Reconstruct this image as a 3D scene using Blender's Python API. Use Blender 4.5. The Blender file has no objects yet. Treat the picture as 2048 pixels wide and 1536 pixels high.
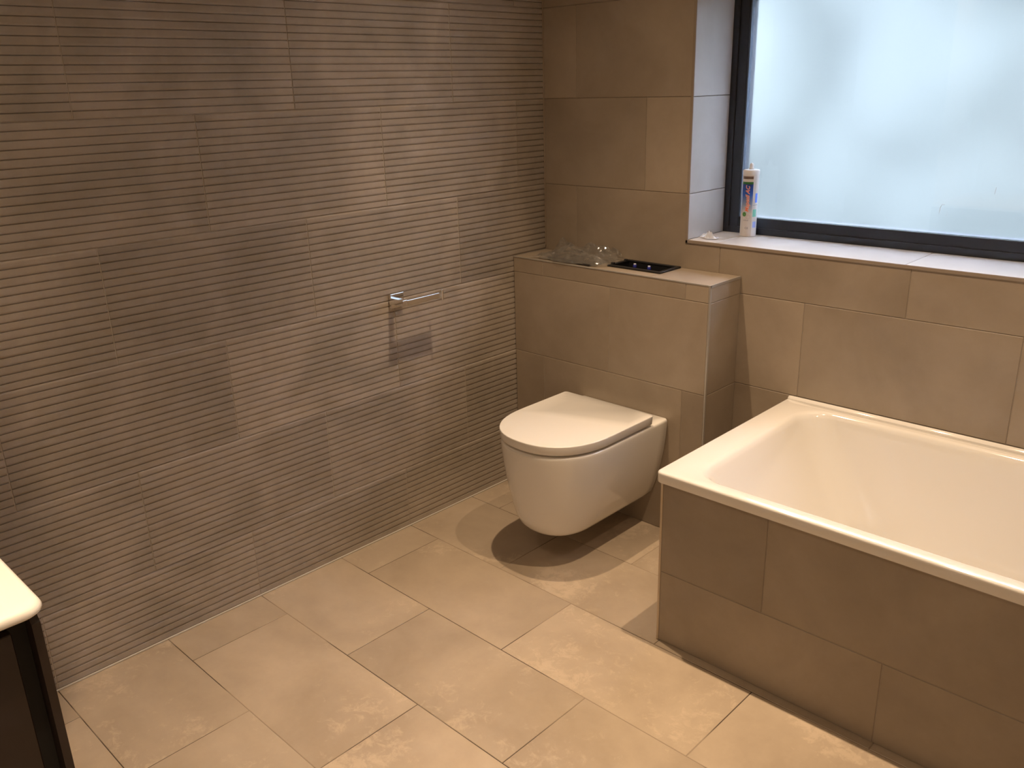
import bpy, bmesh, math, random
from mathutils import Vector, Matrix, noise
PI = math.pi
S = bpy.context.scene
COL = S.collection
rnd = random.Random(7)

# ------------------------------------------------------------------ camera
cam_d = bpy.data.cameras.new('camera'); cam = bpy.data.objects.new('camera', cam_d); COL.objects.link(cam)
R_ = Vector((0.72148144, 0.69193699, -0.02622449))
U_ = Vector((-0.20763709, 0.25232234, 0.94510332))
F_ = Vector((-0.66056897, 0.67642933, -0.32571767))
C_ = Vector((2.20955, -2.46840, 1.48026))
m = Matrix.Identity(4)
for i in range(3):
    m[i][0] = R_[i]; m[i][1] = U_[i]; m[i][2] = -F_[i]; m[i][3] = C_[i]
cam.matrix_world = m
cam_d.sensor_width = 36.0
cam_d.lens = 1732.43 / 2048 * 36
cam_d.clip_start = 0.02
S.camera = cam

# ------------------------------------------------------------------ world (overcast daylight outside)
W = bpy.data.worlds.new('world'); S.world = W; W.use_nodes = True
wn = W.node_tree.nodes; wn['Background'].inputs[0].default_value = (0.64, 0.755, 1.0, 1)
wn['Background'].inputs[1].default_value = 86.0
S.view_settings.view_transform = 'Standard'
S.view_settings.look = 'None'
S.view_settings.gamma = 1
S.view_settings.use_curve_mapping = False
S.view_settings.exposure = 0.0

# ------------------------------------------------------------------ downlights (ceiling spots)
LX = (0.61, 1.37, 2.13)
LY = (-0.64, -2.25)
LCOL = (1.0, 0.725, 0.47)
# every fitting: a narrow peak and a weaker spill
BEAMS = ((72, (88, 74)), (108, (25, 24)))
for i, lx in enumerate(LX):
    for j, ly in enumerate(LY):
        for size, pw in BEAMS:
            ld = bpy.data.lights.new('downlight_lamp', 'SPOT')
            ld.energy = pw[j] * (0.8 if i == 2 else 1.0)
            ld.color = LCOL
            ld.spot_size = math.radians(size); ld.spot_blend = 1.0
            ld.shadow_soft_size = 0.014
            lo = bpy.data.objects.new('downlight_lamp', ld); COL.objects.link(lo)
            lo.location = (lx, ly, 2.375)

# ------------------------------------------------------------------ helpers
def tag(o, label=None, cat=None, group=None, kind=None):
    if label: o['label'] = label
    if cat: o['category'] = cat
    if group: o['group'] = group
    if kind: o['kind'] = kind
    return o
def link(name, me, mat=None, parent=None, loc=None):
    o = bpy.data.objects.new(name, me); COL.objects.link(o)
    if mat and me and not me.materials: me.materials.append(mat)
    if parent: o.parent = parent
    if loc is not None: o.location = loc
    return o
def empty(name, loc=(0, 0, 0)):
    o = bpy.data.objects.new(name, None); COL.objects.link(o); o.location = loc
    o.empty_display_size = 0.05
    return o
def from_bm(name, bm, mat=None, parent=None, loc=None, smooth=False):
    me = bpy.data.meshes.new(name); bmesh.ops.recalc_face_normals(bm, faces=bm.faces)
    bm.to_mesh(me); bm.free()
    if smooth:
        for f in me.polygons: f.use_smooth = True
    return link(name, me, mat, parent, loc)
def add_box(bm, a, b, bev=0.0, seg=2):
    r = bmesh.ops.create_cube(bm, size=1.0)
    vs = r['verts']
    for v in vs:
        v.co = Vector([(a[k] + b[k]) / 2 + v.co[k] * (b[k] - a[k]) for k in range(3)])
    if bev > 0:
        es = {e for v in vs for e in v.link_edges}
        bmesh.ops.bevel(bm, geom=list(es), offset=bev, segments=seg, affect='EDGES', profile=0.5)
def box(name, a, b, mat, parent=None, bev=0.0, seg=2, smooth=False):
    bm = bmesh.new(); add_box(bm, a, b, bev, seg)
    return from_bm(name, bm, mat, parent, smooth=smooth)
def tube(bm, pts, r, n=10, cap=True):
    rings = []
    for i, p in enumerate(pts):
        p = Vector(p)
        d = Vector(pts[min(i + 1, len(pts) - 1)]) - Vector(pts[max(i - 1, 0)]); d.normalize()
        a = d.orthogonal().normalized(); b = d.cross(a)
        rr = r[i] if isinstance(r, (list, tuple)) else r
        rings.append([bm.verts.new(p + (a * math.cos(2 * PI * k / n) + b * math.sin(2 * PI * k / n)) * rr) for k in range(n)])
    for q in range(len(rings) - 1):
        for k in range(n):
            bm.faces.new((rings[q][k], rings[q][(k + 1) % n], rings[q + 1][(k + 1) % n], rings[q + 1][k]))
    if cap:
        bm.faces.new(rings[0]); bm.faces.new(rings[-1])
def lathe(bm, prof, n=40, c=(0, 0, 0)):
    rings = []
    for r, z in prof:
        rings.append([bm.verts.new((c[0] + r * math.cos(2 * PI * k / n), c[1] + r * math.sin(2 * PI * k / n), c[2] + z)) for k in range(n)])
    for q in range(len(rings) - 1):
        for k in range(n):
            bm.faces.new((rings[q][k], rings[q][(k + 1) % n], rings[q + 1][(k + 1) % n], rings[q + 1][k]))
    bm.faces.new(rings[0]); bm.faces.new(rings[-1])
def loft(bm, rings, cap0=True, cap1=True):
    rs = [[bm.verts.new(p) for p in r] for r in rings]
    n = len(rs[0])
    for q in range(len(rs) - 1):
        for k in range(n):
            bm.faces.new((rs[q][k], rs[q][(k + 1) % n], rs[q + 1][(k + 1) % n], rs[q + 1][k]))
    if cap0: bm.faces.new(rs[0])
    if cap1: bm.faces.new(rs[-1])
    return rs
def rrect(x0, x1, y0, y1, r, z, n=8):
    if not isinstance(r, (list, tuple)): r = (r,) * 4
    out = []
    for (cx, cy, a0, rr) in ((x1, y1, 0, r[0]), (x0, y1, 90, r[1]), (x0, y0, 180, r[2]), (x1, y0, 270, r[3])):
        ccx = cx - rr if cx == x1 else cx + rr; ccy = cy - rr if cy == y1 else cy + rr
        for k in range(n + 1):
            a = math.radians(a0 + 90 * k / n)
            out.append((ccx + rr * math.cos(a), ccy + rr * math.sin(a), z))
    return out

# ------------------------------------------------------------------ materials
def mat(name, col=(.5, .5, .5), rough=.5, metal=0.0, coat=0.0, spec=0.5):
    M = bpy.data.materials.new(name); M.use_nodes = True
    b = M.node_tree.nodes['Principled BSDF']
    b.inputs['Base Color'].default_value = (*col, 1); b.inputs['Roughness'].default_value = rough
    b.inputs['Metallic'].default_value = metal; b.inputs['Coat Weight'].default_value = coat
    b.inputs['Specular IOR Level'].default_value = spec
    return M
def N(M, t, **k):
    n = M.node_tree.nodes.new(t)
    for a, v in k.items(): setattr(n, a, v)
    return n
def stone(name, c0, c1, rough=.5, scale=2.2, var=.10, fleck=.0, bump=.02, sat=None):
    """porcelain tile: cloudy mottling, fine grain, each piece with its own tone"""
    M = mat(name, c0, rough); T = M.node_tree; L = T.links; b = T.nodes['Principled BSDF']
    tc = N(M, 'ShaderNodeTexCoord'); oi = N(M, 'ShaderNodeObjectInfo')
    off = N(M, 'ShaderNodeVectorMath', operation='MULTIPLY_ADD')
    cmb = N(M, 'ShaderNodeCombineXYZ')
    for i in range(3): L.new(oi.outputs['Random'], cmb.inputs[i])
    L.new(cmb.outputs[0], off.inputs[0]); off.inputs[1].default_value = (37, 53, 71)
    L.new(tc.outputs['Object'], off.inputs[2])
    n1 = N(M, 'ShaderNodeTexNoise'); n1.inputs['Scale'].default_value = scale * 1.6
    n1.inputs['Detail'].default_value = 5; n1.inputs['Roughness'].default_value = .55; n1.inputs['Distortion'].default_value = .6
    L.new(off.outputs[0], n1.inputs['Vector'])
    n2 = N(M, 'ShaderNodeTexNoise'); n2.inputs['Scale'].default_value = scale * 9
    n2.inputs['Detail'].default_value = 7; n2.inputs['Roughness'].default_value = .7
    L.new(off.outputs[0], n2.inputs['Vector'])
    mixn = N(M, 'ShaderNodeMath', operation='MULTIPLY_ADD'); mixn.inputs[1].default_value = .3
    L.new(n2.outputs[0], mixn.inputs[0]); L.new(n1.outputs[0], mixn.inputs[2])
    rp = N(M, 'ShaderNodeValToRGB'); rp.color_ramp.elements[0].position = .45; rp.color_ramp.elements[1].position = .85
    rp.color_ramp.elements[0].color = (*c0, 1); rp.color_ramp.elements[1].color = (*c1, 1)
    L.new(mixn.outputs[0], rp.inputs[0])
    last = rp.outputs[0]
    if fleck > 0:
        n3 = N(M, 'ShaderNodeTexNoise'); n3.inputs['Scale'].default_value = 26
        n3.inputs['Detail'].default_value = 8; n3.inputs['Roughness'].default_value = .75; n3.inputs['Distortion'].default_value = .5
        L.new(off.outputs[0], n3.inputs['Vector'])
        n4 = N(M, 'ShaderNodeTexNoise'); n4.inputs['Scale'].default_value = 3.0
        L.new(off.outputs[0], n4.inputs['Vector'])
        mm = N(M, 'ShaderNodeMath', operation='MULTIPLY'); L.new(n3.outputs[0], mm.inputs[0]); L.new(n4.outputs[0], mm.inputs[1])
        r3 = N(M, 'ShaderNodeMapRange'); r3.inputs['From Min'].default_value = .31; r3.inputs['From Max'].default_value = .39
        L.new(mm.outputs[0], r3.inputs['Value'])
        mf = N(M, 'ShaderNodeMath', operation='MULTIPLY'); mf.inputs[1].default_value = fleck; L.new(r3.outputs[0], mf.inputs[0])
        mx = N(M, 'ShaderNodeMixRGB'); mx.inputs[2].default_value = (min(1, c1[0] * 1.5), min(1, c1[1] * 1.5), min(1, c1[2] * 1.5), 1)
        L.new(mf.outputs[0], mx.inputs[0]); L.new(last, mx.inputs[1]); last = mx.outputs[0]
    mr = N(M, 'ShaderNodeMapRange'); mr.inputs['To Min'].default_value = 1 - var; mr.inputs['To Max'].default_value = 1 + var
    L.new(oi.outputs['Random'], mr.inputs['Value'])
    mul = N(M, 'ShaderNodeVectorMath', operation='SCALE'); L.new(last, mul.inputs[0]); L.new(mr.outputs[0], mul.inputs['Scale'])
    L.new(mul.outputs[0], b.inputs['Base Color'])
    bp = N(M, 'ShaderNodeBump'); bp.inputs['Strength'].default_value = .25; bp.inputs['Distance'].default_value = bump * .05
    L.new(n2.outputs[0], bp.inputs['Height']); L.new(bp.outputs[0], b.inputs['Normal'])
    rr = N(M, 'ShaderNodeMapRange'); rr.inputs['To Min'].default_value = rough - .06; rr.inputs['To Max'].default_value = rough + .08
    L.new(n1.outputs[0], rr.inputs['Value']); L.new(rr.outputs[0], b.inputs['Roughness'])
    return M
M_rib = stone('ribbed_porcelain', (.275, .240, .200), (.405, .352, .300), .55, 2.5, .12, 0, .05)
M_wall = stone('smooth_porcelain', (.262, .212, .160), (.345, .285, .220), .42, 1.8, .06, 0, .02)
M_floor = stone('floor_porcelain', (.335, .268, .198), (.455, .372, .280), .38, 1.5, .05, .28, .02)
M_sill_lit = stone('window_lit_porcelain', (.50, .475, .45), (.58, .56, .54), .33, 1.8, .05, 0, .02)  # same tile lightened: window brightness on sill and reveal put into the colour
M_grout = mat('beige_grout', (.13, .10, .075), .9)
_n = N(M_grout, 'ShaderNodeTexNoise'); _n.inputs['Scale'].default_value = 3.2; _n.inputs['Detail'].default_value = 3
_r = N(M_grout, 'ShaderNodeValToRGB'); _r.color_ramp.elements[0].position = .46; _r.color_ramp.elements[1].position = .56
_r.color_ramp.elements[0].color = (.055, .038, .026, 1); _r.color_ramp.elements[1].color = (.27, .215, .16, 1)
_t = N(M_grout, 'ShaderNodeTexCoord'); M_grout.node_tree.links.new(_t.outputs['Object'], _n.inputs['Vector'])
M_grout.node_tree.links.new(_n.outputs[0], _r.inputs[0]); M_grout.node_tree.links.new(_r.outputs[0], M_grout.node_tree.nodes['Principled BSDF'].inputs['Base Color'])
M_groutw = mat('wall_grout', (.34, .29, .235), .9)
M_white = mat('white_ceramic', (.78, .76, .72), .08, coat=.3)
M_lid = mat('white_lid_plastic', (.74, .72, .69), .22)
M_enamel = mat('white_enamel', (.73, .71, .68), .10, coat=.4)
M_basin = mat('white_resin', (.86, .84, .80), .3)
M_chrome = mat('chrome', (.85, .85, .86), .06, 1.0)
M_trim = mat('satin_tile_trim', (.42, .40, .37), .32, .45)
M_trimb = mat('beige_tile_trim', (.27, .22, .175), .4)
M_black = mat('black_frame', (.012, .013, .016), .35)
M_bplast = mat('black_plastic', (.010, .010, .012), .45)
M_dark = mat('dark_grey_plastic', (.022, .020, .020), .4)
M_blue = mat('blue_plastic', (.03, .04, .30), .3)
M_wood = mat('dark_brown_laminate', (.020, .0105, .007), .45)
M_woodin = mat('black_recess', (.006, .005, .005), .6)
M_paint = mat('white_paint', (.75, .73, .69), .85)
M_seal = mat('pale_sealant', (.55, .52, .47), .35)

def glassmat(name, rough, col=(1, 1, 1)):
    M = mat(name, col, rough); b = M.node_tree.nodes['Principled BSDF']
    b.inputs['Transmission Weight'].default_value = 1.0; b.inputs['IOR'].default_value = 1.5
    return M
M_glass = glassmat('clear_inner_glass', 0.0)
M_frost = glassmat('frosted_outer_glass', 0.345, (.95, .955, .95))

# ------------------------------------------------------------------ tile makers
TH, TW, JG = .302, .602, .002
ZB = .2243                       # top joint of the cut bottom course
ZL = [ZB + TH * i for i in range(-1, 8)]
def W_(org, ux, vx, nx, u, v, n):
    return Vector(org) + Vector(ux) * u + Vector(vx) * v + Vector(nx) * n
def flat_tile(parent, org, ux, vx, nx, poly, mt, th=.009, ch=.0009, lift=0.0, name='tile'):
    """poly = list of (u,v) in the wall plane; front face at n=lift"""
    bm = bmesh.new()
    cu = sum(p[0] for p in poly) / len(poly); cv = sum(p[1] for p in poly) / len(poly)
    o = W_(org, ux, vx, nx, cu, cv, 0)
    f = [bm.verts.new(W_((0, 0, 0), ux, vx, nx, p[0] - cu, p[1] - cv, lift)) for p in poly]
    b = [bm.verts.new(W_((0, 0, 0), ux, vx, nx, p[0] - cu, p[1] - cv, -th)) for p in poly]
    ff = bm.faces.new(f); bm.faces.new(list(reversed(b)))
    n = len(poly)
    for k in range(n):
        bm.faces.new((f[k], b[k], b[(k + 1) % n], f[(k + 1) % n]))
    if ch: bmesh.ops.bevel(bm, geom=list(ff.edges), offset=ch, segments=1, affect='EDGES')
    return from_bm(name, bm, mt, parent, o)
def clip(u0, u1, v0, v1, hole):
    """tile rect minus hole rect -> polygon(s) or []"""
    g = JG / 2
    if hole is None: return [[(u0, v0), (u1, v0), (u1, v1), (u0, v1)]]
    a, b, c, d = hole                       # hole u a..b, v c..d
    if u1 <= a or u0 >= b or v1 <= c or v0 >= d: return [[(u0, v0), (u1, v0), (u1, v1), (u0, v1)]]
    A = max(u0, a); B = min(u1, b); Cc = max(v0, c); D = min(v1, d)
    left, right, low, top = u0 < a - .004, u1 > b + .004, v0 < c - .004, v1 > d + .004
    if not (left or right or low or top): return []
    if low and not top and not left and not right: return [[(u0, v0), (u1, v0), (u1, c), (u0, c)]]
    if top and not low and not left and not right: return [[(u0, d), (u1, d), (u1, v1), (u0, v1)]]
    if left and not right and not low and not top: return [[(u0, v0), (a, v0), (a, v1), (u0, v1)]]
    if right and not left and not low and not top: return [[(b, v0), (u1, v0), (u1, v1), (b, v1)]]
    if left and low and not top: return [[(u0, v0), (u1, v0), (u1, c), (a, c), (a, v1), (u0, v1)]]
    if right and low and not top: return [[(u0, v0), (u1, v0), (u1, v1), (b, v1), (b, c), (u0, c)]]
    if left and top: return [[(u0, v0), (a, v0), (a, d), (u1, d), (u1, v1), (u0, v1)]]
    if right and top: return [[(b, v0), (u1, v0), (u1, v1), (u0, v1), (u0, d), (b, d)]]
    return []
def course(parent, org, ux, vx, nx, u_lo, u_hi, v0, v1, joint, mt, hole=None, lift=0.0003):
    """one course of smooth tiles between v0..v1; joint = position of any vertical joint"""
    k = math.floor((u_lo - joint) / TW)
    g = JG / 2
    while True:
        a, b = joint + k * TW, joint + (k + 1) * TW
        k += 1
        if a >= u_hi - .003: break
        a2, b2 = max(a + g, u_lo), min(b - g, u_hi)
        if b2 - a2 < .006: continue
        for poly in clip(a2, b2, v0, v1, hole):
            flat_tile(parent, org, ux, vx, nx, poly, mt, lift=rnd.uniform(0, lift))

# ribbed tile: plain top band, then 14 shallow drip-edged grooves
RIB = {}
def ribbed_mesh(w, z0, z1, ztop, cut_low=False):
    key = (round(w, 3), round(z0 - ztop, 3), round(z1 - ztop, 3))
    if key in RIB: return RIB[key]
    P = []                                   # (z, x) profile from top to bottom, x=0 face
    P += [(z1, -.009), (z1, -.0034), (z1 - .0014, -.0016), (z1 - .0034, -.0005), (z1 - .0065, 0.0)]
    for k in range(14):
        zc = ztop - .0197 - k * .0203
        if zc - .003 <= z0: break
        P += [(zc + .0066, 0.0), (zc + .0036, -.0006), (zc + .0016, -.0018), (zc + .0007, -.0036), (zc - .0004, -.0036), (zc - .0008, -.0001)]
    P += [(z0 + .0012, 0.0), (z0, -.0012), (z0, -.009)]
    bm = bmesh.new()
    e = .0012
    L_ = [bm.verts.new((x if x > -.008 else x, -w / 2, z - z0)) for z, x in P]
    L2 = [bm.verts.new((x, -w / 2 + e, z - z0)) for z, x in P]
    R2 = [bm.verts.new((x, w / 2 - e, z - z0)) for z, x in P]
    Rr = [bm.verts.new((x, w / 2, z - z0)) for z, x in P]
    for i, (z, x) in enumerate(P):
        if x > -.008:
            L_[i].co.x -= .0012; Rr[i].co.x -= .0012
    for a, b in ((L_, L2), (L2, R2), (R2, Rr)):
        for i in range(len(P) - 1):
            bm.faces.new((a[i], b[i], b[i + 1], a[i + 1]))
    bm.faces.new(L_); bm.faces.new(Rr)
    bm.faces.new((L_[0], L_[-1], L2[-1], L2[0])); bm.faces.new((L2[0], L2[-1], R2[-1], R2[0])); bm.faces.new((R2[0], R2[-1], Rr[-1], Rr[0]))
    bmesh.ops.recalc_face_normals(bm, faces=bm.faces)
    me = bpy.data.meshes.new('tile'); bm.to_mesh(me); bm.free(); me.materials.append(M_rib)
    RIB[key] = me
    return me

# ------------------------------------------------------------------ setting
X1, Y0, H = 2.74, -2.90, 2.40
YO = .245                                   # outer glass plane
floor = tag(box('floor', (-.1, Y0 - .1, -.06), (X1 + .1, .1, -.0007), M_grout), kind='structure')
ceil = tag(box('ceiling', (-.1, Y0 - .1, H), (X1 + .1, .1, H + .06), M_paint), kind='structure')
wl = tag(box('wall_left', (-.10, Y0 - .1, 0), (-.0052, .1, H), M_groutw), kind='structure')
wr = tag(box('wall_right', (X1 + .002, Y0 - .1, 0), (X1 + .10, .1, H), M_wall), kind='structure')
wf = tag(box('wall_front', (-.1, Y0 - .1, 0), (X1 + .1, Y0, H), M_paint), kind='structure')
# back wall with the window opening
RX, RX2, SZ, HD = .6334, 2.28, .981, 1.775
RD = .217
bm = bmesh.new()
wy0, wy1 = .0020, .34
add_box(bm, (-.1, wy0, 0), (RX - .009, wy1, H)); add_box(bm, (RX2 + .009, wy0, 0), (X1 + .1, wy1, H))
add_box(bm, (RX - .009, wy0, 0), (RX2 + .009, wy1, SZ - .009)); add_box(bm, (RX - .009, wy0, HD + .009), (RX2 + .009, wy1, H))
wb = tag(from_bm('wall_back', bm, M_groutw), kind='structure')
nib = tag(box('wall_nib', (.0, Y0, 0), (.50, -2.19, H), M_paint), kind='structure')

# ribbed wall tiles, pale grout between them
gb = bmesh.new()
def top_of(i): return ZL[i + 1]
for i in range(-1, 8):
    z0 = 0.004 if i == -1 else ZB + TH * i + JG / 2
    z1 = ZB + TH * (i + 1) - JG / 2
    if z0 > H: break
    z1c = min(z1, H)
    if z1 < H: add_box(gb, (-.0053, Y0, z1 - .0001), (-.0027, .0, z1 + JG + .0001))
    j0 = -.1465 if i % 2 else -.4470          # row i: -1(bottom) odd
    k = 2
    while True:
        b = j0 + k * TW; a = b - TW; k -= 1
        if a >= -.005: continue
        if b < Y0 + .01: break
        a2, b2 = max(a + JG / 2, Y0), min(b - JG / 2, -.001)
        if b2 - a2 < .01: continue
        me = ribbed_mesh(b2 - a2, z0, z1c, z1)
        add_box(gb, (-.0053, a - .0011, z0), (-.0012, a + .0011, z1c))
        o = link('tile', me, None, wl, (rnd.uniform(-.0003, .0013), (a2 + b2) / 2, z0))
        o.rotation_euler = (0, 0, rnd.uniform(-.0025, .0025))
from_bm('grout', gb, mat('ribbed_wall_grout', (.42, .37, .31), .9), wl)
# corner sealant and floor sealant
box('sealant_bead', (.0002, Y0, .0004), (.0050, -.185, .0048), M_seal, wl, .0012, 2)
box('corner_bead', (.0002, -.004, .90), (.004, -.0005, H), mat('beige_sealant', (.30, .24, .18), .4), wl, .001)

# window wall tiles, u = x, v = z, facing -y
hole = (RX - .0085, RX2 + .0085, SZ - .009, HD + .009)
JA, JB = .4548, .1538
for i in range(-1, 8):
    z0 = 0.003 if i == -1 else ZB + TH * i + JG / 2
    z1 = min(ZB + TH * (i + 1) - JG / 2, H)
    if z0 > H - .01: break
    joint = JA if i in (1, 3, 5, 7, -1) else JB
    course(wb, (0, 0, 0), (1, 0, 0), (0, 0, 1), (0, -1, 0), .002, X1, z0, z1, joint, M_wall, hole)
# reveal tiles: left side (faces +x), sill (faces +z), right side, head
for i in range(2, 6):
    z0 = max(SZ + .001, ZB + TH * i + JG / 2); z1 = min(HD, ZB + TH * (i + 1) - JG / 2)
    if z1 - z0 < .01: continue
    flat_tile(wb, (RX, 0, 0), (0, 1, 0), (0, 0, 1), (1, 0, 0), [(.0005, z0), (RD + .03, z0), (RD + .03, z1), (.0005, z1)], M_sill_lit, lift=0)
    flat_tile(wb, (RX2, 0, 0), (0, 1, 0), (0, 0, 1), (-1, 0, 0), [(.0005, z0), (RD + .03, z0), (RD + .03, z1), (.0005, z1)], M_sill_lit, lift=0)
course(wb, (0, 0, SZ), (1, 0, 0), (0, 1, 0), (0, 0, 1), RX + .0005, RX2 - .0005, .0005, RD + .03, .737, M_sill_lit, None)
course(wb, (0, 0, HD), (1, 0, 0), (0, 1, 0), (0, 0, -1), RX, RX2, .0005, RD + .03, .737, M_sill_lit, None)
# trim around the opening
t1 = empty('trim_1'); tag(t1, kind='structure')
box('sill_trim', (RX - .009, -.0030, SZ - .0105), (RX2 + .009, .0002, SZ + .0003), M_trimb, t1, .0012)
box('side_trim', (RX - .0095, -.0030, SZ - .0105), (RX + .0003, .0002, HD + .0105), M_trimb, t1, .0012)
box('side_trim', (RX2 - .0003, -.0030, SZ - .0105), (RX2 + .0095, .0002, HD + .0105), M_trimb, t1, .0012)
box('head_trim', (RX - .0095, -.0030, HD - .0003), (RX2 + .0095, .0002, HD + .0105), M_trimb, t1, .0012)

# floor tiles: u = x, v = y
FY = -.4443
for i in range(-2, 11):
    y1 = min(FY - TH * i - JG / 2, 0); y0 = FY - TH * (i + 1) + JG / 2
    if y0 < Y0: y0 = Y0
    if y1 < Y0 + .01: break
    if y1 - y0 < .005: continue
    joint = .1490 if i % 2 else .4500
    course(floor, (0, 0, 0), (1, 0, 0), (0, 1, 0), (0, 0, 1), .003, X1, y0, y1, joint, M_floor, None)

# ------------------------------------------------------------------ window
win = empty('window_1', (RX, RD, SZ)); tag(win, kind='structure')
def frame_ring(name, x0, x1, z0, z1, w, ya, yb, mt, bev=.0012):
    bm = bmesh.new()
    add_box(bm, (x0, ya, z0), (x0 + w, yb, z1), bev, 1); add_box(bm, (x1 - w, ya, z0), (x1, yb, z1), bev, 1)
    add_box(bm, (x0 + w * .98, ya, z0), (x1 - w * .98, yb, z0 + w), bev, 1); add_box(bm, (x0 + w * .98, ya, z1 - w), (x1 - w * .98, yb, z1), bev, 1)
    o = from_bm(name, bm, mt); o.parent = win; o.matrix_parent_inverse = Matrix.Translation(-Vector((RX, RD, SZ)))
    return o
frame_ring('window_frame', RX, RX2, SZ, HD, .022, RD, RD + .07, M_black)
frame_ring('sash', RX + .021, RX2 - .021, SZ + .021, HD - .021, .034, RD + .005, RD + .06, M_black, .002)
frame_ring('glazing_bead', RX + .054, RX2 - .054, SZ + .040, HD - .054, .0045, RD + .010, RD + .03, mat('grey_gasket', (.10, .13, .18), .35), .001)
gx0, gx1, gz0, gz1 = RX + .05, RX2 - .05, SZ + .04, HD - .05
bm = bmesh.new(); add_box(bm, (gx0, RD + .024, gz0), (gx1, RD + .030, gz1))
me = bpy.data.meshes.new('pane'); bm.normal_update(); bm.to_mesh(me); bm.free()
me.materials.append(M_glass); me.materials.append(M_frost)
for f in me.polygons: f.material_index = 1 if f.normal.y > .5 else 0
pane = link('pane', me); pane.parent = win; pane.matrix_parent_inverse = Matrix.Translation(-Vector((RX, RD, SZ)))
M_smear = mat('white_smear', (.9, .9, .9), .7)
for pts in ([(1.332, 1.094), (1.3335, 1.112), (1.337, 1.119), (1.344, 1.120)], [(1.351, 1.088), (1.353, 1.091)],
            [(1.472, 1.157), (1.474, 1.176)], [(1.3525, 1.0975), (1.3535, 1.099)]):
    bm = bmesh.new(); tube(bm, [(x, RD + .0238, z) for x, z in pts], .0009, 6)
    o = from_bm('smear', bm, M_smear, pane)
    o.matrix_parent_inverse = Matrix.Translation(-Vector((0, 0, 0)))

# outside: paved yard; dark foliage added to screen sky, seen softly through the pane
yard = tag(box('ground', (-6, .36, -.6), (9, 14, -.5), mat('pale_paving', (.0115, .0091, .0090), .9)), kind='structure')
hb = bmesh.new()
for i in range(420):
    c = Vector((-9 + 17 * i / 420, rnd.uniform(2.7, 3.3), -.3 + 3.2 * ((i * 7) % 23) / 22))
    r = bmesh.ops.create_icosphere(hb, subdivisions=2, radius=rnd.uniform(.45, .7))
    for v in r['verts']:
        v.co = v.co * (1 + .25 * noise.noise(v.co * 3 + c)) + c
foliage_screen = from_bm('foliage_screen', hb, mat('screen_green', (.0053, .0074, .0041), .9))
tag(foliage_screen, 'dark green foliage added behind the frosted window to screen the sky', 'foliage_screen')
foliage_screen['kind'] = 'structure'

# ------------------------------------------------------------------ cistern boxing
BD, BW, BH = .1813, .8365, .8848
bx = empty('cistern_boxing', (0, 0, 0))
tag(bx, 'low tiled cistern boxing behind the toilet with metal edge trim', 'boxing')
hx0, hx1, hy0, hy1 = .405, .608, -.122, -.016      # access opening
bm = bmesh.new()
zt = BH - .0105
add_box(bm, (.003, -BD + .0014, .0), (BW - .0014, -.002, zt - .10))
for a, b in (((.003, -BD + .0014), (hx0, -.002)), ((hx1, -BD + .0014), (BW - .0014, -.002)), ((hx0, -BD + .0014), (hx1, hy0)), ((hx0, hy1), (hx1, -.002))):
    add_box(bm, (a[0], a[1], zt - .10), (b[0], b[1], zt + .008))
from_bm('core', bm, M_groutw, bx)
fo = ((0, -BD, 0), (1, 0, 0), (0, 0, 1), (0, -1, 0))
J2 = .4477
for (z0, z1, j) in ((.002, ZB - .001, J2), (ZB + .001, ZB + TH - .001, J2 - .301), (ZB + TH + .001, ZB + 2 * TH - .001, J2), (ZB + 2 * TH + .001, BH - .0015, J2 - .301)):
    course(bx, *fo, .003, BW - .0052, z0, z1, j, M_wall)
    flat_tile(bx, (BW, 0, 0), (0, 1, 0), (0, 0, 1), (1, 0, 0), [(-BD + .006, z0), (-.002, z0), (-.002, z1), (-BD + .006, z1)], M_wall, lift=.0001)
tu = ((0, 0, BH), (1, 0, 0), (0, 1, 0), (0, 0, 1))
flat_tile(bx, *tu, [(.003, -BD + .003), (J2 - .302, -BD + .003), (J2 - .302, -.002), (.003, -.002)], M_wall, lift=0)
flat_tile(bx, *tu, [(J2 - .300, -BD + .003), (hx1 - .001, -BD + .003), (hx1 - .001, hy0), (hx0, hy0), (hx0, hy1), (hx1 - .001, hy1), (hx1 - .001, -.002), (J2 - .300, -.002)], M_wall, lift=0, ch=0)
flat_tile(bx, *tu, [(hx1, -BD + .003), (BW - .004, -BD + .003), (BW - .004, -.002), (hx1, -.002)], M_wall, lift=0, ch=0)
box('edge_trim', (BW - .0048, -BD - .0012, .0), (BW + .0012, -BD + .0058, BH + .0008), M_trim, bx, .0008)
box('edge_trim', (BW - .0045, -BD - .001, BH - .008), (BW + .0012, -.002, BH + .0010), M_trim, bx, .0008)
box('edge_trim', (.003, -BD - .0012, BH - .0035), (BW - .006, -BD + .0035, BH + .0008), M_trim, bx, .0008)

# flush plate frame in the boxing top
fp = empty('flush_valve_frame', ((hx0 + hx1) / 2, (hy0 + hy1) / 2, BH + .001))
tag(fp, 'black plastic flush access frame set open in the boxing top', 'frame')
def fbox(name, a, b, mt, bev=.0006, par=None):
    bm = bmesh.new(); add_box(bm, a, b, bev, 1)
    o = from_bm(name, bm, mt)
    o.parent = par or fp; o.matrix_parent_inverse = Matrix.Translation(-fp.location)
    return o
bm = bmesh.new()
zz0, zz1 = BH + .0006, BH + .0066
add_box(bm, (hx0 - .008, hy0 - .008, zz0), (hx1 + .008, hy0 + .004, zz1), .001, 1)
add_box(bm, (hx0 - .008, hy1 - .004, zz0), (hx1 + .008, hy1 + .008, zz1), .001, 1)
add_box(bm, (hx0 - .008, hy0, zz0), (hx0 + .004, hy1, zz1), .001, 1)
add_box(bm, (hx1 - .004, hy0, zz0), (hx1 + .008, hy1, zz1), .001, 1)
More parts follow.
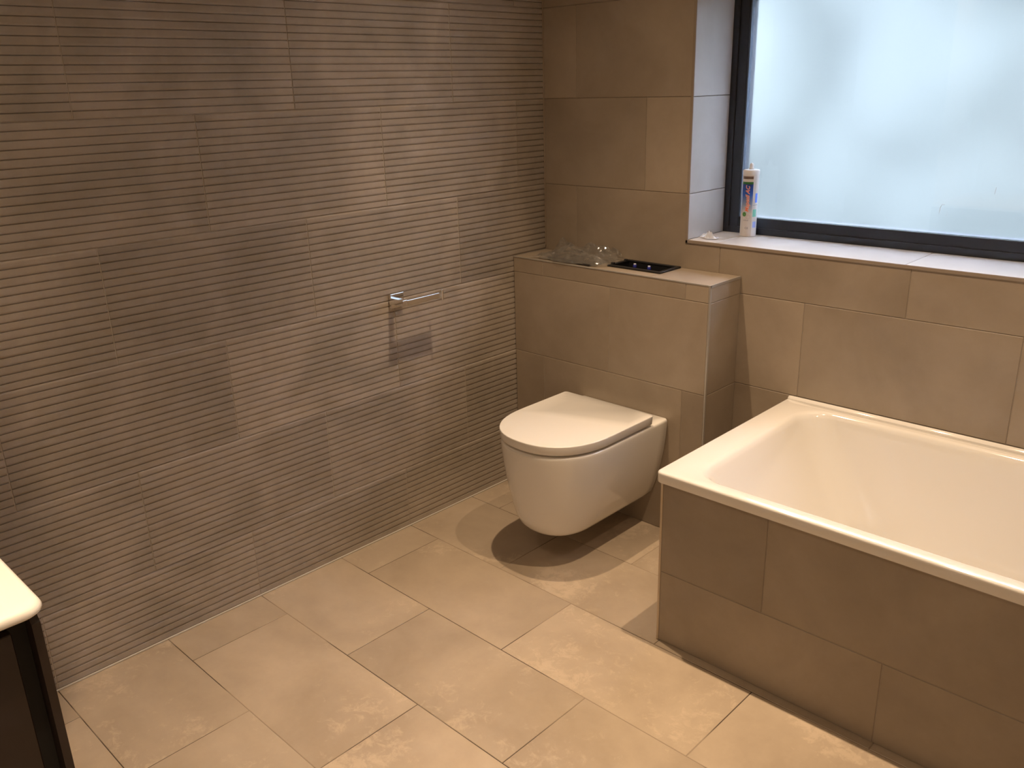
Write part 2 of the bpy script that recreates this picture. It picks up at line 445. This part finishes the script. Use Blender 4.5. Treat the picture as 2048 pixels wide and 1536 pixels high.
for a in (hy0 + .012, hy1 - .020):
    add_box(bm, (hx0 - .007, a, zz1 - .001), (hx0 + .004, a + .010, zz1 + .0045), .001, 1)
o = from_bm('rim', bm, M_bplast); o.parent = fp; o.matrix_parent_inverse = Matrix.Translation(-fp.location)
bm = bmesh.new()
add_box(bm, (hx0 + .001, hy0 + .001, BH - .075), (hx1 - .001, hy1 - .001, BH - .070))
add_box(bm, (hx0 + .001, hy0 + .001, BH - .075), (hx0 + .003, hy1 - .001, BH))
add_box(bm, (hx1 - .003, hy0 + .001, BH - .075), (hx1 - .001, hy1 - .001, BH))
add_box(bm, (hx0 + .001, hy0 + .001, BH - .075), (hx1 - .001, hy0 + .003, BH))
add_box(bm, (hx0 + .001, hy1 - .003, BH - .075), (hx1 - .001, hy1 - .001, BH))
o = from_bm('tray', bm, M_bplast); o.parent = fp; o.matrix_parent_inverse = Matrix.Translation(-fp.location)
fbox('lever_block', (.428, -.105, BH - .068), (.470, -.035, BH - .020), M_dark)
fbox('lever_block', (.500, -.105, BH - .068), (.560, -.035, BH - .018), M_dark)
fbox('lever_block', (.565, -.100, BH - .068), (.590, -.050, BH - .024), M_dark)
for kx, ky in ((.462, -.058), (.524, -.062)):
    bm = bmesh.new(); lathe(bm, [(.0001, -.02), (.0065, -.02), (.0065, -.004), (.0058, 0), (.0025, .0012), (.0001, .0012)], 16, (kx, ky, BH + .002))
    o = from_bm('push_rod', bm, M_blue, smooth=True); o.parent = fp; o.matrix_parent_inverse = Matrix.Translation(-fp.location)
    bm = bmesh.new(); lathe(bm, [(.0001, 0), (.0048, 0), (.0045, .003), (.0001, .0038)], 12, (kx, ky, BH + .0026))
    c = from_bm('rod_cap', bm, mat('pale_cap', (.7, .74, .9), .3), smooth=True); c.parent = o; c.matrix_parent_inverse = Matrix.Identity(4)

# ------------------------------------------------------------------ toilet
TX = .516
def dshape(w, f, z, yb=-.1835, ys=None, e=2.3, n=26, xb=None):
    """D outline: back edge at yb, straight sides to ys, rounded front at f"""
    ys = ys if ys is not None else f + .215 * (w / .185)
    ys = min(ys, yb - .02)
    pts = []
    xb = xb or 0
    pts.append((TX - w + .006, yb, z))
    for k in range(1, 5): pts.append((TX - w + .006 + (2 * w - .012) * k / 5, yb, z))
    pts.append((TX + w - .006, yb, z)); pts.append((TX + w, yb - .006, z))
    for k in range(1, 8): pts.append((TX + w, yb - .006 + (ys - yb + .006) * k / 8, z))
    for k in range(n + 1):
        a = PI * k / n
        cx = math.cos(a); sy = math.sin(a)
        px = math.copysign(abs(cx) ** (2 / e), cx) * w; py = abs(sy) ** (2 / e) * (ys - f)
        pts.append((TX + px, ys - py, z))
    for k in range(7, 0, -1): pts.append((TX - w, yb - .006 + (ys - yb + .006) * k / 8, z))
    pts.append((TX - w, yb - .006, z))
    return pts
toilet = empty('toilet', (TX, -.45, 0)); tag(toilet, 'white wall-hung toilet with closed lid below the tiled boxing', 'toilet')
def kid(name, bm, mt, par, smooth=True):
    o = from_bm(name, bm, mt, smooth=smooth)
    root = par
    while root.parent: root = root.parent
    o.parent = par
    o.matrix_parent_inverse = Matrix.Translation(-root.location) if par == root else Matrix.Identity(4)
    return o
bm = bmesh.new()
prof = [(.108, .070, -.585), (.110, .095, -.620), (.114, .108, -.637), (.122, .119, -.650), (.135, .129, -.660), (.155, .138, -.668), (.19, .150, -.677), (.25, .1655, -.688),
        (.30, .1750, -.696), (.345, .1810, -.702), (.385, .1845, -.7065), (.405, .1855, -.708), (.411, .1850, -.7075), (.4145, .1830, -.7055), (.4160, .1800, -.702)]
loft(bm, [dshape(w, f, z) for z, w, f in prof])
kid('pan', bm, M_white, toilet)
bm = bmesh.new()
yb = -.272
loft(bm, [dshape(.1700, -.692, .4155, yb), dshape(.1700, -.692, .4250, yb)])
kid('seat', bm, M_lid, toilet)
bm = bmesh.new()
LZ = .4545
prof = [(.4248, .1845, -.7075), (.4254, .1855, -.7085), (.4264, .1860, -.709), (LZ - .003, .1885, -.7115), (LZ - .0012, .1880, -.711), (LZ - .0002, .1868, -.7098), (LZ, .1850, -.708)]
loft(bm, [dshape(w, f, z, yb) for z, w, f in prof])
kid('lid', bm, M_lid, toilet)
for sx in (-.085, .085):
    bm = bmesh.new(); lathe(bm, [(.0001, 0), (.012, 0), (.012, .006), (.011, .008), (.0001, .008)], 20, (TX + sx, -.255, .4155))
    kid('hinge', bm, M_chrome, toilet)

# ------------------------------------------------------------------ bath
BX0, BX1, BY0, BZ = 1.030, 2.735, -.733, .5175
bath = empty('bathtub', ((BX0 + BX1) / 2, -.37, 0)); tag(bath, 'white rectangular bathtub along the window wall', 'bathtub')
bm = bmesh.new()
rings = []
def outer(z, d, r): return rrect(BX0 + d, BX1, BY0 + d, -.002, (.004, .004, r, .004), z, 10)
rings += [outer(.487, .006, .012), outer(.4865, .002, .016), outer(.489, .0, .018), outer(BZ - .0055, .0, .018), outer(BZ - .0030, .0006, .018), outer(BZ - .0009, .0026, .017), outer(BZ, .0058, .015)]
ix0, ix1, iy0, iy1 = 1.118, 2.655, -.690, -.052
rings += [rrect(ix0 - .012, ix1 + .012, iy0 - .006, iy1 + .010, .085, BZ - .0003, 10),
          rrect(ix0 - .004, ix1 + .004, iy0 - .002, iy1 + .004, .085, BZ - .0020, 10),
          rrect(ix0 + .004, ix1 - .004, iy0 + .002, iy1 - .001, .085, BZ - .007, 10),
          rrect(ix0 + .012, ix1 - .010, iy0 + .005, iy1 - .004, .086, BZ - .018, 10)]
for t in range(1, 9):
    s = t / 8
    rings.append(rrect(ix0 + .012 + .20 * s ** 1.05, ix1 - .01 - .10 * s, iy0 + .005 + .050 * s, iy1 - .004 - .050 * s, .086 + .02 * s, BZ - .018 - .300 * s, 10))
for t in range(1, 7):
    a = t / 6 * PI / 2
    dd = .070 * (1 - math.cos(a)); dz = .070 * math.sin(a)
    rings.append(rrect(ix0 + .212 + dd, ix1 - .11 - dd, iy0 + .055 + dd, iy1 - .054 - dd, max(.03, .106 - .5 * dd), BZ - .318 - dz, 10))
loft(bm, rings, cap0=False)
kid('tub', bm, M_enamel, bath)
bm = bmesh.new()
pr = []
tube_pts = []
for x, s in ((BX0 + .001, .55), (BX0 + .004, .85), (BX0 + .012, 1.0), (BX1 - .002, 1.0)):
    pr.append([(x, -.002, BZ - .002), (x, -.016 * s - .002, BZ - .002), (x, -.012 * s - .002, BZ + .003 * s), (x, -.008 * s - .002, BZ + .0075 * s), (x, -.004 * s - .002, BZ + .0092 * s), (x, -.002, BZ + .0092 * s)])
loft(bm, pr)
kid('upstand', bm, M_enamel, bath)

PX0, PY = 1.0429, -.7214
panel = empty('bath_panel', (1.9, PY, 0)); tag(panel, 'tiled bath panel below the white rim of the bathtub', 'panel')
bm = bmesh.new(); add_box(bm, (PX0 + .0014, PY + .0014, .001), (X1 - .002, PY + .03, .486)); add_box(bm, (PX0 + .0014, PY + .03, .001), (PX0 + .03, -.003, .486))
o = kid('core', bm, M_groutw, panel, False)
pT = []
def ptile(org, ux, vx, nx, poly):
    o = flat_tile(panel, org, ux, vx, nx, poly, M_wall, lift=.0001); o.location = o.location - panel.location
for a, b in ((PX0 + .006, 1.0486 + .001), (1.0506, 1.6496), (1.6516, 2.2516), (2.2536, X1 - .002)):
    if b - a > .02: ptile((0, PY, 0), (1, 0, 0), (0, 0, 1), (0, -1, 0), [(a, .004), (b, .004), (b, .2196), (a, .2196)])
for a, b in ((PX0 + .006, 1.3488), (1.3508, 1.9508), (1.9528, 2.5528), (2.5548, X1 - .002)):
    ptile((0, PY, 0), (1, 0, 0), (0, 0, 1), (0, -1, 0), [(a, .2216), (b, .2216), (b, .486), (a, .486)])
for z0, z1, j in ((.004, .2196, -.42), (.2216, .486, -.25)):
    for a, b in ((PY + .006, j - .001), (j + .001, -.003)):
        ptile((PX0, 0, 0), (0, 1, 0), (0, 0, 1), (-1, 0, 0), [(a, z0), (b, z0), (b, z1), (a, z1)])
bm = bmesh.new(); add_box(bm, (PX0 - .0010, PY - .0012, .002), (PX0 + .0058, PY + .0075, .4862), .0008, 1)
kid('edge_trim', bm, mat('cream_tile_trim', (.55, .45, .33), .4), panel, False)

# ------------------------------------------------------------------ toilet roll holder
hd = empty('toilet_roll_holder', (.0, -.742, .828)); tag(hd, 'square chrome toilet roll holder on the ribbed wall', 'holder')
def hb_(name, a, b, bev=.0012):
    bm = bmesh.new(); add_box(bm, a, b, bev, 2); return kid(name, bm, M_chrome, hd, False)
hb_('backplate', (.0012, -.770, .802), (.012, -.716, .850), .001)
hb_('arm', (.0115, -.770, .818), (.072, -.750, .838), .0012)
hb_('bar', (.054, -.7505, .818), (.072, -.607, .836), .0012)
hb_('end_stop', (.045, -.6075, .810), (.079, -.601, .846), .001)

# ------------------------------------------------------------------ clear plastic bag, flush plate under it
def film(name, col, rough, opac):
    M = bpy.data.materials.new(name); M.use_nodes = True; T = M.node_tree; L = T.links
    out = T.nodes['Material Output']; T.nodes.remove(T.nodes['Principled BSDF'])
    tr = N(M, 'ShaderNodeBsdfTransparent'); tr.inputs[0].default_value = (.93, .92, .90, 1)
    gl = N(M, 'ShaderNodeBsdfGlossy'); gl.inputs['Roughness'].default_value = rough; gl.inputs[0].default_value = (1, 1, 1, 1)
    df = N(M, 'ShaderNodeBsdfDiffuse'); df.inputs[0].default_value = (*col, 1)
    lw = N(M, 'ShaderNodeLayerWeight'); lw.inputs['Blend'].default_value = .35
    m1 = N(M, 'ShaderNodeMixShader'); m1.inputs[0].default_value = opac
    m2 = N(M, 'ShaderNodeMixShader')
    L.new(tr.outputs[0], m1.inputs[1]); L.new(df.outputs[0], m1.inputs[2])
    mp = N(M, 'ShaderNodeMath', operation='MULTIPLY_ADD'); mp.inputs[1].default_value = .7; mp.inputs[2].default_value = .10
    L.new(lw.outputs['Fresnel'], mp.inputs[0]); L.new(mp.outputs[0], m2.inputs[0])
    L.new(m1.outputs[0], m2.inputs[1]); L.new(gl.outputs[0], m2.inputs[2]); L.new(m2.outputs[0], out.inputs[0])
    return M
M_film = film('clear_plastic_film', (.5, .48, .45), .10, .13)
def ridge(u, v, seed, f):
    p = Vector((u * f, v * f * 1.3, seed))
    return 1 - abs(noise.noise(p)) * 2
def smooth01(t): t = max(0, min(1, t)); return t * t * (3 - 2 * t)
def bag_sheet(outline_l, seed, hgt, z0, nu=70, nv=34, off=(0, 0)):
    """outline: function (u,v)->(x,y); crumpled height field that settles at its border"""
    bm = bmesh.new(); G = []
    for i in range(nu + 1):
        row = []
        for j in range(nv + 1):
            u, v = i / nu, j / nv
            x, y = outline_l(u, v)
            e = min(u, 1 - u, v, 1 - v)
            env = smooth01(e / .22)
            h = ridge(x * 8, y * 12, seed, .8) * .80 + ridge(x * 8 + 3 + y * 9, y * 7, seed + 4, 1.5) * .22 + ridge(x * 10, y * 10 + 5, seed + 9, 4) * .05
            z = z0 + hgt * (env * max(0, h) + .06 * (1 - env) * (1 + noise.noise(Vector((x * 40, y * 40, seed)))))
            x += .008 * noise.noise(Vector((x * 25, y * 25, seed + 20))); y += .006 * noise.noise(Vector((x * 25, y * 25, seed + 30)))
            row.append(bm.verts.new((x + off[0], min(y + off[1], -.003), max(z, BH + .0009))))
        G.append(row)
    for i in range(nu):
        for j in range(nv):
            bm.faces.new((G[i][j], G[i + 1][j], G[i + 1][j + 1], G[i][j + 1]))
    return bm
bag = empty('plastic_bag', (.25, -.1, BH)); tag(bag, 'crumpled clear plastic bag lying on the tiled boxing ledge', 'bag')
def o1(u, v):
    x = .075 + u * .31 + .02 * math.sin(v * 5); y = -.180 + v * (.165) + .01 * math.sin(u * 9)
    return x, y
kid('bag_body', bag_sheet(o1, 3.1, .060, BH + .002), M_film, bag, False)
def o1b(u, v):
    x = .10 + u * .27; y = -.172 + v * .14
    return x, y
kid('bag_underside', bag_sheet(o1b, 8.4, .030, BH + .003, 50, 26), M_film, bag, False)
def o2(u, v):
    x = .285 + u * .118 - .02 * v; y = -.085 + v * .075 + .012 * u
    return x, y
kid('bag_flap', bag_sheet(o2, 5.7, .044, BH + .001, 36, 26), M_film, bag, False)
fpl = empty('flush_plate', (.24, -.12, BH)); tag(fpl, 'thin dark flush plate lying inside the clear plastic bag', 'plate')
bm = bmesh.new(); add_box(bm, (-.09, -.045, .0014), (.115, .060, .0080), .002, 2)
o = from_bm('plate_body', bm, M_dark, fpl)
bm = bmesh.new(); add_box(bm, (-.07, -.03, .0088), (-.005, .035, .0108), .001, 1); from_bm('button', bm, M_chrome, fpl)
bm = bmesh.new(); add_box(bm, (.005, -.03, .0088), (.09, .035, .0108), .001, 1); from_bm('button', bm, M_chrome, fpl)
fpl.rotation_euler = (0, 0, math.radians(-4))

# small scrap of packaging film on the sill
M_scrap = film('pale_packaging_film', (.85, .88, .95), .15, .55)
sb = bmesh.new(); G = []
for i in range(19):
    row = []
    for j in range(11):
        u, v = i / 18, j / 10
        x = .641 + u * .066 + .006 * math.sin(v * 6); y = .040 + v * .045 + .008 * math.sin(u * 7)
        env = smooth01(min(u, 1 - u, v, 1 - v) / .3)
        z = SZ + .002 + .034 * env * max(0, ridge(x * 20, y * 20, 2.2, 1.5)) * (1.25 - .7 * u) + .002 * (1 - env)
        row.append(sb.verts.new((x, y, z)))
    G.append(row)
for i in range(18):
    for j in range(10): sb.faces.new((G[i][j], G[i + 1][j], G[i + 1][j + 1], G[i][j + 1]))
tag(from_bm('packaging_scrap', sb, M_scrap), 'small crumpled scrap of pale film in the sill corner', 'scrap')

# ------------------------------------------------------------------ sealant cartridge on the sill
CX, CY, CR = .752, .178, .0262
car = empty('sealant_cartridge', (CX, CY, SZ + .0008)); tag(car, 'white sealant cartridge with blue label standing on the window sill', 'cartridge')
M_cart = mat('white_cartridge_plastic', (.78, .76, .74), .35)
def ck(name, bm, mt, smooth=True, par=None):
    o = from_bm(name, bm, mt, par or car, smooth=smooth); return o
bm = bmesh.new(); lathe(bm, [(.0001, .004), (.0235, .004), (.0240, 0), (CR, 0), (CR, .003), (CR, .200), (CR + .0005, .201), (CR + .0008, .214), (CR - .0004, .2165), (.020, .218), (.0001, .218)], 48)
ck('tube_body', bm, M_cart)
bm = bmesh.new(); lathe(bm, [(.0001, .217), (.0085, .217), (.0082, .222), (.0060, .224), (.0068, .230), (.0062, .2345), (.0035, .2375), (.0001, .2385)], 24)
ck('nozzle_tip', bm, M_cart)
toc = math.atan2(C_.y - CY, C_.x - CX)          # angle towards the viewpoint side of the sill
def wrapped(name, a0, a1, z0, z1, mt, dr=.0003, nz=2):
    bm = bmesh.new(); n = 24; rows = []
    for k in range(n + 1):
        a = toc + math.radians(a0 + (a1 - a0) * k / n)
        rows.append([bm.verts.new(((CR + dr) * math.cos(a), (CR + dr) * math.sin(a), z0 + (z1 - z0) * q / nz)) for q in range(nz + 1)])
    for k in range(n):
        for q in range(nz): bm.faces.new((rows[k][q], rows[k + 1][q], rows[k + 1][q + 1], rows[k][q + 1]))
    return ck(name, bm, mt)
M_beige = mat('pale_label', (.66, .60, .54), .4)
wrapped('label', -66, 22, .002, .212, M_beige, .0002)
Mg = mat('blue_gradient_label', (.05, .12, .45), .35)
T = Mg.node_tree; tc = N(Mg, 'ShaderNodeTexCoord'); sp = N(Mg, 'ShaderNodeSeparateXYZ'); rp = N(Mg, 'ShaderNodeValToRGB')
T.links.new(tc.outputs['Object'], sp.inputs[0]); mr = N(Mg, 'ShaderNodeMapRange')
mr.inputs['From Min'].default_value = .078; mr.inputs['From Max'].default_value = .175
T.links.new(sp.outputs[2], mr.inputs['Value']); T.links.new(mr.outputs[0], rp.inputs[0])
rp.color_ramp.elements[0].color = (.62, .58, .54, 1); rp.color_ramp.elements[1].color = (.010, .040, .22, 1)
e = rp.color_ramp.elements.new(.30); e.color = (.22, .28, .40, 1)
e = rp.color_ramp.elements.new(.62); e.color = (.018, .085, .36, 1)
T.links.new(rp.outputs[0], T.nodes['Principled BSDF'].inputs['Base Color'])
wrapped('blue_panel', -66, 20, .078, .172, Mg, .0004)
wrapped('green_band', -66, 20, .1715, .1795, mat('green_print', (.03, .16, .03), .4), .0004)
wrapped('brown_band', -64, 18, .1885, .1970, mat('brown_print', (.16, .11, .09), .4), .0004)
wrapped('side_stripe', 40, 62, .112, .142, mat('blue_print', (.10, .22, .75), .4), .0003)
wrapped('side_line', 24, 70, .1035, .1048, mat('grey_print', (.35, .36, .38), .4), .0003)
wrapped('side_patch', 26, 58, .066, .090, mat('green_blue_print', (.20, .55, .42), .4), .0003)
wrapped('side_patch', 30, 60, .030, .050, mat('pale_blue_print', (.35, .45, .85), .4), .0003)
def wrap_text(name, body, size, ang, zc, mt, rot=0, shear=0.0, dr=.0006, bold=0.0):
    cu = bpy.data.curves.new('txt', 'FONT'); cu.body = body; cu.size = size; cu.align_x = 'CENTER'; cu.align_y = 'CENTER'
    cu.shear = shear; cu.offset = bold; cu.resolution_u = 3
    to = bpy.data.objects.new('txt', cu); COL.objects.link(to)
    bpy.context.view_layer.update()
    me = bpy.data.meshes.new_from_object(to.evaluated_get(bpy.context.evaluated_depsgraph_get()))
    bpy.data.objects.remove(to)
    bm = bmesh.new(); bm.from_mesh(me)
    bmesh.ops.subdivide_edges(bm, edges=[e for e in bm.edges if e.calc_length() > .004], cuts=2)
    for v in bm.verts:
        x, y = v.co.x, v.co.y
        if rot: x, y = -y, x
        a = toc + math.radians(ang) + x / CR
        v.co = ((CR + dr) * math.cos(a), (CR + dr) * math.sin(a), zc + y)
    me2 = bpy.data.meshes.new(name); bm.to_mesh(me2); bm.free()
    return link(name, me2, mt, car)
M_or = mat('orange_print', (.80, .16, .07), .4); M_pk = mat('pale_outline_print', (.85, .62, .52), .4)
wrap_text('lettering_outline', 'Mapesil AC', .0180, -16, .1235, M_pk, 1, .35, .0006, .0007)
wrap_text('lettering', 'Mapesil AC', .0180, -16, .1235, M_or, 1, .35, .0008, .0001)
M_dk = mat('dark_print', (.08, .07, .07), .4)
wrap_text('small_lettering', '310 ml', .0060, -20, .0545, M_dk)
wrap_text('mark', 'CE', .0090, -12, .0290, M_dk)
bm = bmesh.new(); vs = []
for k in range(20):
    a = 2 * PI * k / 20; aa = toc + math.radians(-34) + .0068 * math.cos(a) / CR
    vs.append(bm.verts.new(((CR + .0007) * math.cos(aa), (CR + .0007) * math.sin(aa), .0745 + .0075 * math.sin(a))))
bm.faces.new(vs); ck('green_emblem', bm, mat('green_emblem', (.06, .22, .03), .4))
bm = bmesh.new()
for k in range(24):
    a, b = 2 * PI * k / 24, 2 * PI * (k + 1) / 24
    q = []
    for ang, rr in ((a, .0062), (b, .0062), (b, .0069), (a, .0069)):
        aa = toc + math.radians(-6) + rr * math.cos(ang) / CR
        q.append(bm.verts.new(((CR + .0006) * math.cos(aa), (CR + .0006) * math.sin(aa), .0660 + rr * math.sin(ang))))
    bm.faces.new(q)
ck('ring_emblem', bm, mat('pink_print', (.45, .32, .30), .4))

# ------------------------------------------------------------------ vanity
VX, VY, VZ = .978, -2.170, .800
van = empty('vanity_unit', (.74, -2.6, .5)); tag(van, 'dark brown wall-hung vanity unit with a white top', 'vanity')
bm = bmesh.new()
loft(bm, [rrect(.503, VX - d, -2.885, VY - d, (.030, .004, .004, .03), z, 8) for d, z in ((.008, VZ - .0175), (.0035, VZ - .0168), (.001, VZ - .0145), (0, VZ - .012), (.0, VZ - .009), (.0015, VZ - .005), (.0045, VZ - .0015), (.009, VZ))])
kid('basin_top', bm, M_basin, van)
# end panel with a chamfered upper front corner
cx1, cy1 = VX - .020, VY - .009
bm = bmesh.new()
for yy0, yy1 in ((cy1 - .012, cy1),):
    prof = [(.503, .30), (cx1, .30), (cx1, VZ - .0185 - .018), (cx1 - .018, VZ - .0185), (.503, VZ - .0185)]
    a = [bm.verts.new((x, yy0, z)) for x, z in prof]; b = [bm.verts.new((x, yy1, z)) for x, z in prof]
    bm.faces.new(a); bm.faces.new(list(reversed(b)))
    for k in range(5): bm.faces.new((a[k], b[k], b[(k + 1) % 5], a[(k + 1) % 5]))
kid('end_panel', bm, M_wood, van, False)
bm = bmesh.new(); add_box(bm, (.503, -2.88, .30), (cx1 - .035, cy1 - .012, VZ - .026)); kid('carcass', bm, M_woodin, van, False)
for z0, z1 in ((.31, VZ - .046),):
    bm = bmesh.new(); add_box(bm, (cx1 - .0345, -2.87, z0), (cx1 - .014, cy1 - .036, z1), .0015, 1); kid('drawer', bm, M_wood, van, False)
# downlight fittings in the ceiling
for lx in LX:
    for ly in LY:
        bm = bmesh.new(); lathe(bm, [(.030, -.006), (.042, -.006), (.045, -.001), (.045, .0), (.030, .0)], 32, (lx, ly, H))
        from_bm('downlight_ring', bm, M_chrome, ceil, smooth=True)
